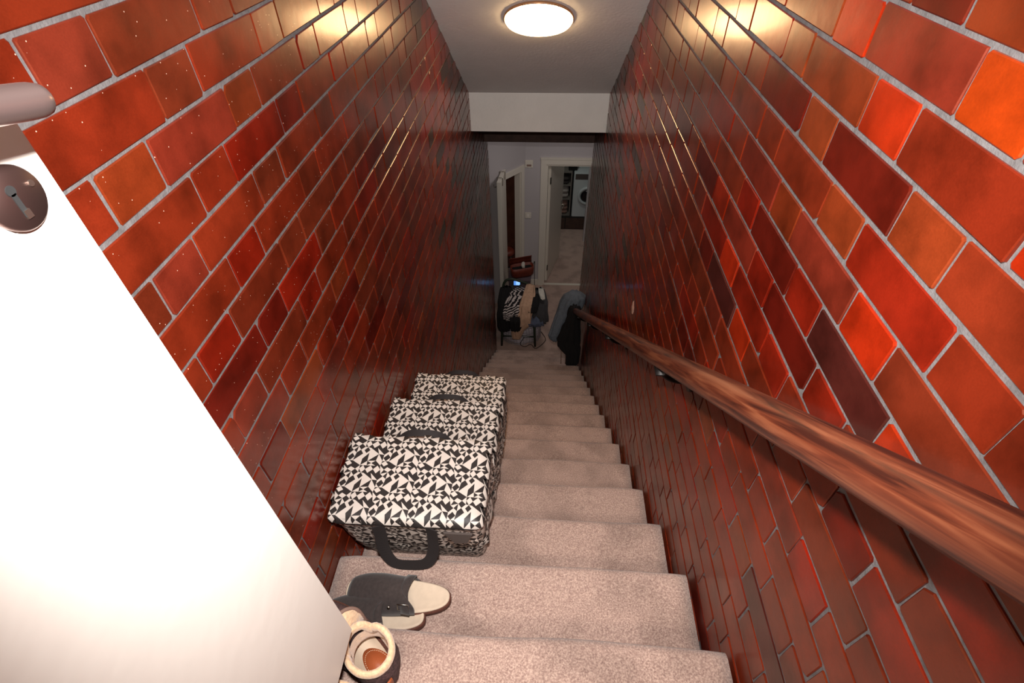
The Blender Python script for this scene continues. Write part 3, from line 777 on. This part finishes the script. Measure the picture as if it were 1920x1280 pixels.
# room behind the angled doorway: a dark timber wardrobe
wr = empty('wardrobe', (-0.62, 6.75, 0), 'dark brown wooden wardrobe seen through the angled doorway', 'wardrobe', rz=0.25)
M_WARD = mat('red_brown_wood', (92, 50, 34), 0.55, var=0.3, vscale=9)
obj('carcass', bmbox(-0.5, 0.26, 0.0, 0.50, 0.04, 2.4, bev=0.004), M_WARD, wr)
obj('cupboard_door', bmbox(-0.48, -0.10, -0.020, 0.0, 0.06, 2.3, bev=0.003), M_WARD, wr); obj('cupboard_door', bmbox(-0.09, 0.25, -0.020, 0.0, 0.06, 2.3, bev=0.003), M_WARD, wr)
obj('plinth', bmbox(-0.48, 0.24, 0.02, 0.48, 0.0, 0.04), M_SHADE, wr)
tag(obj('wall_bedroom', bmbox(-1.7, -0.15, 7.55, 7.65, 0, HT), M_SHADE), 'wall coloured near-black for the dimness of the room behind the angled doorway', kind='structure')
M_REDLEATHER = mat('red_brown_leather', (112, 46, 30), 0.5, var=0.2, vscale=30)
# round red stool inside that room
st_ = empty('stool', (-0.50, 6.42, 0), 'round red-brown padded stool inside the angled doorway', 'stool')
bm = bmesh.new(); ring_loft(bm, [[(rr*math.cos(2*math.pi*i/28), rr*math.sin(2*math.pi*i/28), z_) for i in range(28)] for rr, z_ in ((.09, .53), (.105, .54), (.11, .57), (.10, .60), (.06, .612), (.01, .615))])
obj('seat', bm, M_REDLEATHER, st_, True)
for a in (0.8, 2.4, 4.0, 5.5): obj('leg', bmtube([(0.07*math.cos(a), 0.07*math.sin(a), 0.535), (0.10*math.cos(a), 0.10*math.sin(a), 0.0)], 0.011, 8), M_DARKWOOD, st_, True)

# wall switches
for nm, x_, z_, lab in (('light_switch', -0.200, Z(-3.633), 'white light switch at hand height between the two far doorways'), ('door_chime', -0.194, Z(-2.895), 'small white box high on the far wall above the switch')):
    t = empty(nm, (x_, YB-0.001, z_), lab, 'switch' if nm == 'light_switch' else 'chime')
    s_ = 0.043 if nm == 'light_switch' else 0.05
    obj('plate', bmbox(-s_, s_, -0.012, 0, -s_, s_, bev=0.003), M_WHITE, t)
    if nm == 'light_switch': obj('rocker', bmbox(-0.012, 0.012, -0.017, -0.011, -0.02, 0.02, bev=0.002), M_DOOR, t)
    else: obj('grille', bmbox(-0.03, 0.03, -0.015, -0.011, -0.03, -0.005, bev=0.001), M_GREYTRIM, t)

# utility room
tag(obj('wall_utility_back', bmbox(-0.5, 2.1, 8.75, 8.85, 0, HT), M_WALL), 'dim back wall of the utility room', kind='structure')
tag(obj('wall_utility_left', bmbox(-0.14, -0.04, YB+0.101, 8.74, 0, HT), M_WALL), 'left wall of the utility room', kind='structure')
tag(obj('wall_utility_stub', bmbox(0.70, 2.09, 7.62, 7.72, 0, HT), M_WALL), 'white wall end inside the utility room', kind='structure')
M_APPL = mat('white_enamel', (196, 202, 204), 0.35)
M_GLASSD = mat('dark_door_glass', (18, 20, 24), 0.12)
wm = empty('washing_machine', (0.80, 8.02, 0.245), 'white front-loading washing machine with dark round door on a plinth', 'appliance')
obj('housing', bmbox(-0.30, 0.30, 0, 0.58, 0, 0.80, bev=0.01), M_APPL, wm)
def ringy(r_in, r_out, y0, y1, m, zc, xc=0):
    bm = bmesh.new(); n_ = 36
    ring_loft(bm, [[(xc+r*math.cos(2*math.pi*i/n_), y, zc+r*math.sin(2*math.pi*i/n_)) for i in range(n_)] for r, y in ((r_out, y1), (r_out, y0), (r_in, y0), (r_in, y1))], closed=True)
    return bm
wd_ = obj('door', ringy(0.115, 0.165, -0.03, 0.001, None, 0.40, -0.06), M_APPL, wm, True)
bm = bmesh.new(); ring_loft(bm, [[(-0.06+r*math.cos(2*math.pi*i/36), y, 0.40+r*math.sin(2*math.pi*i/36)) for i in range(36)] for r, y in ((.115, 0.0), (.115, -.018), (.08, -.028), (.01, -.032))])
obj('glass', bm, M_GLASSD, wd_, True)
obj('control_panel', bmbox(-0.28, 0.28, -0.008, 0, 0.69, 0.78, bev=0.002), M_MESH, wm)
obj('dial', bmtube([(0.1, -0.008, 0.735), (0.1, -0.03, 0.735)], 0.025, 20), M_APPL, wm, True)
pl = empty('plinth_cupboard', (0.60, 8.0, 0), 'low dark cupboard that the washing machine stands on', 'cupboard')
obj('body', bmbox(-0.58, 0.55, 0.015, 0.60, 0.0, 0.243, bev=0.004), M_SHADE, pl)
for k_ in range(3): obj('drawer_front', bmbox(-0.57+0.375*k_, -0.21+0.375*k_, 0.0, 0.015, 0.02, 0.225, bev=0.003), M_DARKWOOD, pl)
sh_ = empty('shelf_unit', (0.22, 8.05, 0.245), 'grey shelf unit with laundry left of the washing machine', 'shelf')
M_SHELF = mat('grey_laminate', (112, 106, 100), 0.6)
obj('side_panel', bmbox(-0.18, -0.16, 0, 0.45, 0, 0.80), M_SHELF, sh_); obj('side_panel', bmbox(0.23, 0.25, 0, 0.45, 0, 0.80), M_SHELF, sh_)
for zz in (0.0, 0.30, 0.55, 0.78): obj('shelf', bmbox(-0.16, 0.23, 0, 0.45, zz, zz+0.02), M_SHELF, sh_)
obj('back_panel', bmbox(-0.18, 0.25, 0.451, 0.46, 0, 0.80), M_SHELF, sh_)
M_TOWEL = mat('pale_towel', (176, 168, 162), 0.95, bump=0.5, bscale=200)
M_TOWELD = mat('dark_towel', (60, 54, 52), 0.95, bump=0.5, bscale=200)
M_TOWELP = mat('dusty_pink_towel', (150, 118, 106), 0.95, bump=0.5, bscale=200)
def folded(loc, sx, sy, sz, m, label, n_=2):
    root = empty('folded_towel', loc, label, 'towel')
    for k_ in range(n_):
        bm = bmbox(-sx/2, sx/2, -sy/2, sy/2, sz/n_*k_+0.0005, sz/n_*(k_+1)-0.0005, bev=min(sz/n_*0.42, 0.02))
        for v in bm.verts: v.co += Vector((noise.noise(v.co*14)*.006, noise.noise(v.co*14+Vector((3, 0, 0)))*.006, 0))
        obj('fold', bm, m, root, True)
folded((0.25, 8.22, 0.245+0.02), 0.34, 0.30, 0.22, M_TOWELP, 'dusty pink folded towel on the bottom shelf', 3)
folded((0.25, 8.22, 0.245+0.32), 0.34, 0.30, 0.17, M_TOWEL, 'pale folded towel on the middle shelf', 2)
folded((0.25, 8.22, 0.245+0.57), 0.34, 0.30, 0.12, M_TOWELD, 'dark folded towel on the upper shelf', 2)
bx_ = empty('storage_box', (0.475, 8.2, 1.046), 'small black box on top of the shelf unit', 'box')
obj('box_body', bmbox(-0.07, 0.07, -0.1, 0.1, 0, 0.15, bev=0.004), M_HOLE, bx_); obj('box_lid', bmbox(-0.073, 0.073, -0.103, 0.103, 0.151, 0.18, bev=0.004), M_HOLE, bx_)

# ================================================================== CHAIR IN THE LOWER HALL
M_GREEN = mat('dark_green_painted_wood', (40, 52, 36), 0.5)
ch = empty('chair', (-0.27, 5.2, 0), 'dark green wooden chair heaped with clothes at the foot of the stairs', 'chair')
SH = 0.44
for sx in (-1, 1):
    obj('leg', bmtube([(sx*0.205, -0.17, SH-0.02), (sx*0.225, -0.195, 0.0)], [0.020, 0.015], 10), M_GREEN, ch, True)
    obj('leg', bmtube([(sx*0.185, 0.17, SH-0.02), (sx*0.20, 0.21, 0.0)], [0.019, 0.014], 10), M_GREEN, ch, True)
obj('seat', bmbox(-0.235, 0.235, -0.205, 0.205, SH-0.03, SH, bev=0.012), M_GREEN, ch, True)
hoop = smoothpath([(-0.215, 0.185, SH), (-0.225, 0.225, SH+0.18), (-0.20, 0.255, SH+0.29), (-0.12, 0.265, SH+0.33), (0.0, 0.265, SH+0.30), (0.12, 0.262, SH+0.25), (0.19, 0.25, SH+0.21), (0.225, 0.225, SH+0.14), (0.215, 0.185, SH)], 6)
obj('backrest_hoop', bmtube(hoop, 0.016, 10), M_GREEN, ch, True)
for sx in (-0.10, 0, 0.10): obj('spindle', bmtube([(sx*0.9, 0.19, SH), (sx, 0.262, SH+0.24)], 0.008, 8), M_GREEN, ch, True)
obj('stretcher', bmtube([(-0.215, -0.18, 0.16), (0.215, -0.18, 0.16)], 0.009, 8), M_GREEN, ch, True)

GC = 'clothes heaped on the green chair'
def cloth(name, rows, m, label, cat, group=None, ripple=0.010, nseg=36, freq=9, seed=0, mats=None, matfn=None):
    """hanging cloth: lofted folded cross sections; rows = (x, y, z, half width, half depth)"""
    if group == GC: rows = [(a_, b_, c_ if c_ < 0.42 else 0.42+(c_-0.42)*0.70, d_, e_) for a_, b_, c_, d_, e_ in rows]
    P = []
    for i in range(len(rows)-1):
        for k in range(5):
            t = k/5; P.append([rows[i][c]*(1-t)+rows[i+1][c]*t for c in range(5)])
    P.append(list(rows[-1])); rings = []
    c0 = Vector(rows[-1][:3])
    for x_, y_, z_, hw, hd in P:
        ring = []
        for i in range(nseg):
            a = 2*math.pi*i/nseg; rr = 1+0.0
            f = ripple*math.sin(freq*a+seed+z_*9)+ripple*1.4*noise.noise(Vector((math.cos(a)*2.2+seed, math.sin(a)*2.2, z_*7)))
            ring.append(Vector((x_+(hw+f)*math.cos(a), y_+(hd+f*0.8)*math.sin(a), z_+noise.noise(Vector((a, z_*5, seed)))*0.008))-c0)
        rings.append(ring)
    bm = bmesh.new(); ring_loft(bm, rings)
    if matfn:
        for f in bm.faces: f.material_index = matfn(f.calc_center_median())
    o = obj(name, bm, mats or m, None, True); o.location = c0
    return tag(o, label, cat, group)
GC = 'clothes heaped on the green chair'
def cm(nm, rgb, **k): return mat(nm, rgb, 0.95, bump=0.6, bscale=160, var=0.12, vscale=30, **k)
M_CBLACK = cm('black_cloth', (22, 19, 20)); M_CBEIGE = cm('peach_beige_cloth', (206, 166, 138)); M_CBLUE = cm('slate_blue_cloth', (84, 92, 112))
M_CGREY = cm('charcoal_grey_cloth', (62, 60, 62)); M_CDENIM = cm('faded_grey_blue_cloth', (110, 118, 128)); M_CWHITE = cm('white_cloth', (205, 200, 190)); M_CTAN = cm('tan_cloth', (190, 160, 122))
SY = 5.2
def striped():
    m = bpy.data.materials.new('black_white_striped_cloth'); m.use_nodes = True; nt = m.node_tree; N = nt.nodes; L = nt.links
    b = N['Principled BSDF']; b.inputs['Roughness'].default_value = 0.95
    g = N.new('ShaderNodeNewGeometry'); wv = N.new('ShaderNodeTexWave'); wv.bands_direction = 'Z'; wv.inputs['Scale'].default_value = 17; wv.inputs['Distortion'].default_value = 3.0; wv.inputs['Detail Scale'].default_value = 2.0
    mp = N.new('ShaderNodeMapping'); mp.inputs['Rotation'].default_value = (0, 0.35, 0); L.new(g.outputs['Position'], mp.inputs[0]); L.new(mp.outputs[0], wv.inputs[0])
    r = N.new('ShaderNodeValToRGB'); r.color_ramp.elements[0].position = 0.55; r.color_ramp.elements[0].color = (*s2l((26, 20, 24)), 1); r.color_ramp.elements[1].position = 0.66; r.color_ramp.elements[1].color = (*s2l((214, 200, 196)), 1)
    L.new(wv.outputs['Fac'], r.inputs[0]); L.new(r.outputs[0], b.inputs['Base Color']); return m
M_STRIPE = striped()
GC = 'clothes heaped on the green chair'
# world positions of the heap, front of the chair at y = 5.0
cloth('scarf', [(-0.13, 5.42, 0.84, .05, .03), (-0.14, 5.22, 0.86, .07, .06), (-0.17, 5.06, 0.78, .085, .055), (-0.19, 4.97, 0.62, .085, .045), (-0.20, 4.94, 0.46, .09, .04), (-0.27, 4.93, 0.36, .08, .03), (-0.285, 4.93, 0.24, .055, .022), (-0.29, 4.93, 0.20, .045, .018)], M_CBEIGE, 'long peach beige scarf trailing from the chair nearly to the floor', 'scarf', GC, seed=2)
cloth('sweater', [(-0.27, 5.44, 0.74, .06, .03), (-0.29, 5.27, 0.80, .11, .06), (-0.32, 5.10, 0.76, .12, .06), (-0.35, 5.00, 0.66, .11, .05), (-0.38, 4.965, 0.54, .07, .035)], M_STRIPE, 'black and white striped sweater on top of the chair heap', 'sweater', GC, seed=4)
cloth('shirt', [(-0.30, 5.04, 0.70, .08, .04), (-0.295, 4.93, 0.56, .085, .032), (-0.30, 4.90, 0.42, .065, .022), (-0.305, 4.895, 0.37, .05, .02)], M_CBLACK, 'black shirt hanging between the striped sweater and the scarf', 'shirt', GC, seed=6)
cloth('trousers', [(-0.45, 5.40, 0.78, .07, .05), (-0.46, 5.20, 0.70, .08, .08), (-0.47, 5.04, 0.55, .075, .06), (-0.46, 4.985, 0.36, .075, .04), (-0.45, 4.975, 0.30, .065, .03)], M_CBLACK, 'black trousers hanging over the left side of the chair', 'trousers', GC, seed=8)
cloth('cardigan', [(-0.02, 5.36, 0.78, .08, .06), (-0.01, 5.18, 0.74, .11, .09), (-0.01, 5.06, 0.60, .11, .08), (0.01, 5.00, 0.47, .095, .06)], M_CGREY, 'charcoal grey cardigan at the right of the chair heap', 'cardigan', GC, seed=10)
cloth('pillowcase', [(-0.04, 5.04, 0.60, .07, .04), (-0.06, 4.96, 0.50, .10, .05), (-0.05, 4.955, 0.44, .105, .045)], M_CBLUE, 'slate blue cloth folded over the front of the chair seat', 'cloth', GC, seed=12)
cloth('top', [(-0.08, 5.20, 0.84, .06, .05), (-0.08, 5.08, 0.78, .07, .05), (-0.09, 5.00, 0.70, .05, .04)], M_CBLACK, 'small black top tucked between scarf and grey cardigan', 'top', GC, seed=13)
cloth('sock', [(0.01, 5.30, 0.90, .03, .03), (0.02, 5.22, 0.88, .035, .03), (0.04, 5.14, 0.83, .025, .02)], M_CWHITE, 'white sock lying on the grey cardigan', 'sock', GC, seed=15, ripple=0.004)

# wire mesh hamper under and behind the chair
hm = empty('mesh_hamper', (-0.27, 5.62, 0), 'round silver grey mesh laundry hamper on its side under the chair', 'hamper')
hm.location = (-0.245, 5.165, 0)
M_WIRE = mat('silver_wire', (170, 165, 170), 0.45, 0.6); M_LAUNDRY = mat('pale_laundry', (196, 184, 190), 0.95, bump=0.6, bscale=60, var=0.3, vscale=12)
bm = bmesh.new(); ring_loft(bm, [[Vector((r*math.cos(2*math.pi*i/40), 0.13*math.sin(2*math.pi*i/40)*1.0, z_)) + Vector((noise.noise(Vector((i*.4, z_*9, 0)))*.01, noise.noise(Vector((i*.4, z_*9, 4)))*.01, 0)) for i in range(40)] for r, z_ in ((.19, .012), (.245, .04), (.25, .12), (.245, .20), (.21, .26), (.11, .29), (.02, .30))])
obj('laundry_load', bm, M_LAUNDRY, hm, True)
bm = bmesh.new()
for z_, r in ((0.01, .245), (.05, .266), (.09, .27), (.13, .272), (.17, .27), (.21, .266), (.25, .258), (.29, .245)):
    tube(bm, [Vector((r*math.cos(a), r*0.60*math.sin(a), z_)) for a in [2*math.pi*i/40 for i in range(41)]], 0.0032, 5)
for i in range(40):
    a = 2*math.pi*i/40
    tube(bm, [Vector((r*math.cos(a), r*0.60*math.sin(a), z_)) for z_, r in ((0.005, .245), (.06, .268), (.12, .272), (.18, .27), (.24, .26), (.29, .245))], 0.0028, 4)
wo = obj('wire_mesh', bm, M_WIRE, hm); 
obj('rim_wire', bmtube([Vector((.246*math.cos(a), .15*math.sin(a), .295)) for a in [2*math.pi*i/40 for i in range(41)]], 0.005, 8), M_WIRE, hm, True)
bm = bmtube(smoothpath([(-0.19, 4.965, 0.20), (-0.24, 4.94, 0.10), (-0.18, 4.935, 0.055), (-0.10, 4.955, 0.08), (-0.03, 4.935, 0.03), (0.09, 4.96, 0.16), (0.03, 4.97, 0.30)], 6), 0.0045, 6)
for v in bm.verts: v.co -= Vector((-0.19, 4.965, 0))
o = obj('cord', bm, M_CBLACK, None, True); o.location = (-0.19, 4.965, 0); tag(o, 'thin black cord looping in front of the mesh hamper', 'cord')

# cabinet with the little lit screen, and the open leather bag on it
cb = empty('side_cabinet', (-0.26, 5.75, 0), 'narrow dark grey cabinet behind the chair under the leather bag', 'cabinet')
M_CAB = mat('dusky_grey_paint', (92, 78, 84), 0.6)
obj('carcass', bmbox(-0.17, 0.12, -0.13, 0.14, 0.04, 0.62, bev=0.004), M_CAB, cb)
obj('top', bmbox(-0.18, 0.13, -0.14, 0.15, 0.621, 0.64, bev=0.003), M_CAB, cb)
obj('cupboard_door', bmbox(-0.16, 0.11, -0.142, -0.131, 0.06, 0.50, bev=0.002), M_CAB, cb)
for sx in (-0.155, 0.105): 
    for sy in (-0.115, 0.125): obj('foot', bmbox(sx-0.012, sx+0.012, sy-0.012, sy+0.012, 0, 0.04), M_SHADE, cb)
dp = empty('display', (-0.315, 5.560, 0.63), 'small lit blue screen behind the striped sweater', 'screen')
dp.location = (-0.315, 5.560, 0.63)
M_SCREEN = mat('blue_screen', (20, 30, 60), 0.3, emit=(0.10, 0.28, 0.75), estr=0.95); M_SCREEN2 = mat('pale_blue_screen', (60, 90, 120), 0.3, emit=(0.28, 0.52, 0.85), estr=1.0)
obj('casing', bmbox(-0.052, 0.052, 0.0, 0.016, -0.045, 0.055, bev=0.003), M_HOLE, dp)
obj('screen', bmbox(-0.043, 0.043, -0.0015, 0.001, -0.030, 0.038), M_SCREEN, dp)
obj('lit_panel', bmbox(-0.012, 0.040, -0.0025, -0.001, -0.026, 0.034), M_SCREEN2, dp)
obj('stand', bmbox(-0.03, 0.03, 0.012, 0.044, -0.05, -0.012), M_HOLE, dp)
lb = empty('leather_bag', (-0.255, 5.74, 0.642), 'open red-brown leather bag on the dark grey cabinet', 'bag', rz=0.32)
def bagring(hx, hy, z, n_=36): return [(hx*abs(math.cos(a))**0.5*math.copysign(1, math.cos(a)), hy*abs(math.sin(a))**0.5*math.copysign(1, math.sin(a)), z) for a in [2*math.pi*i/n_ for i in range(n_)]]
bm = bmesh.new(); ring_loft(bm, [bagring(.13, .062, 0), bagring(.155, .075, .03), bagring(.160, .078, .10), bagring(.158, .072, .15), bagring(.150, .064, .15), bagring(.150, .066, .09), bagring(.12, .05, .08)])
obj('bag_body', bm, M_REDLEATHER, lb, True)
bm = bmesh.new(); 
for j, (y_, z_) in enumerate(((.072, .15), (.085, .19), (.080, .235), (.060, .26))): pass
ring_loft(bm, [[(x_, y_+t_, z_) for x_ in (-.155, .155)] + [(x_, y_-t_, z_-0.002) for x_ in (.155, -.155)] for (y_, z_), t_ in zip(((.072, .145), (.088, .185), (.084, .225), (.060, .25)), (.004, .006, .006, .004))])
obj('flap', bm, M_REDLEATHER, lb, True)
obj('dark_lining', bmbox(-0.135, 0.135, -0.05, 0.05, 0.085, 0.12, bev=0.01), M_HOLE, lb)
bm = bmtube(smoothpath([(0.155, 0.0, 0.14), (0.172, -0.02, 0.20), (0.168, -0.03, 0.08), (0.170, -0.045, -0.22), (0.178, -0.05, -0.42), (0.176, -0.05, -0.60)], 6), 0.004, 6)
obj('strap', bm, M_HOLE, lb, True)
gl = cloth('glove', [(-0.235, 5.73, 0.855, .018, .014), (-0.24, 5.715, 0.82, .024, .018), (-0.235, 5.71, 0.785, .018, .014)], M_CWHITE, 'cream glove poking out of the open leather bag', 'glove', ripple=0.003, seed=1)

# ================================================================== GARMENTS ON THE HANDRAIL END
cloth('coat', [(0.335, 3.80, Z(-3.135), .040, .050), (0.335, 3.80, Z(-3.175), .052, .055), (0.325, 3.81, Z(-3.30), .062, .05), (0.315, 3.82, Z(-3.45), .085, .05), (0.300, 3.83, Z(-3.58), .115, .05), (0.318, 3.83, Z(-3.68), .110, .05), (0.355, 3.83, Z(-3.76), .072, .05), (0.362, 3.83, Z(-3.90), .055, .035), (0.352, 3.83, Z(-3.97), .03, .02)], M_CBLACK, 'long black coat hanging from the lower end of the handrail', 'coat', seed=20, ripple=0.014)
cloth('jacket', [(0.345, 3.97, Z(-3.09), .055, .05), (0.345, 3.97, Z(-3.13), .105, .07), (0.320, 3.97, Z(-3.22), .125, .07), (0.265, 3.96, Z(-3.36), .090, .055), (0.215, 3.95, Z(-3.50), .08, .045), (0.175, 3.94, Z(-3.62), .07, .035), (0.18, 3.94, Z(-3.70), .040, .025)], M_CDENIM, 'faded grey blue jacket draped behind the black coat at the rail end', 'jacket', seed=24, ripple=0.010)
bm = bmesh.new()
for dx_ in (0.0, 0.045): tube(bm, smoothpath([(0.235+dx_, 3.81, Z(-3.66)), (0.238+dx_, 3.80, Z(-3.78)), (0.243+dx_, 3.80, Z(-3.90))], 4), 0.004, 6)
for v in bm.verts: v.co -= Vector((0.25, 3.8, Z(-3.9)))
o = obj('belt_tie', bm, M_GREYTRIM, None, True); o.location = (0.25, 3.8, Z(-3.9)); tag(o, 'two thin taupe ties dangling below the black coat', 'tie')
# chipped pale patch of bare brick far down the right wall
bm = bmesh.new(); rr_ = random.Random(3); pts = [(XR-0.0015, 1.914+0.030*math.cos(a)*rr_.uniform(.5, 1.1), Z(-1.565)+0.036*math.sin(a)*rr_.uniform(.7, 1.1)) for a in [2*math.pi*i/12 for i in range(12)]]
ring_loft(bm, [pts, [(x_+0.004, y_, z_) for x_, y_, z_ in pts]])
wall_r = bpy.data.objects['wall_right']; M_CHIP = mat('bare_pale_clay', (214, 176, 160), 0.9, bump=0.6, bscale=150)
for v in bm.verts: v.co.x -= XR
obj('chipped_patch', bm, M_CHIP, wall_r)['label'] = 'pale chipped patch where the glaze is missing'
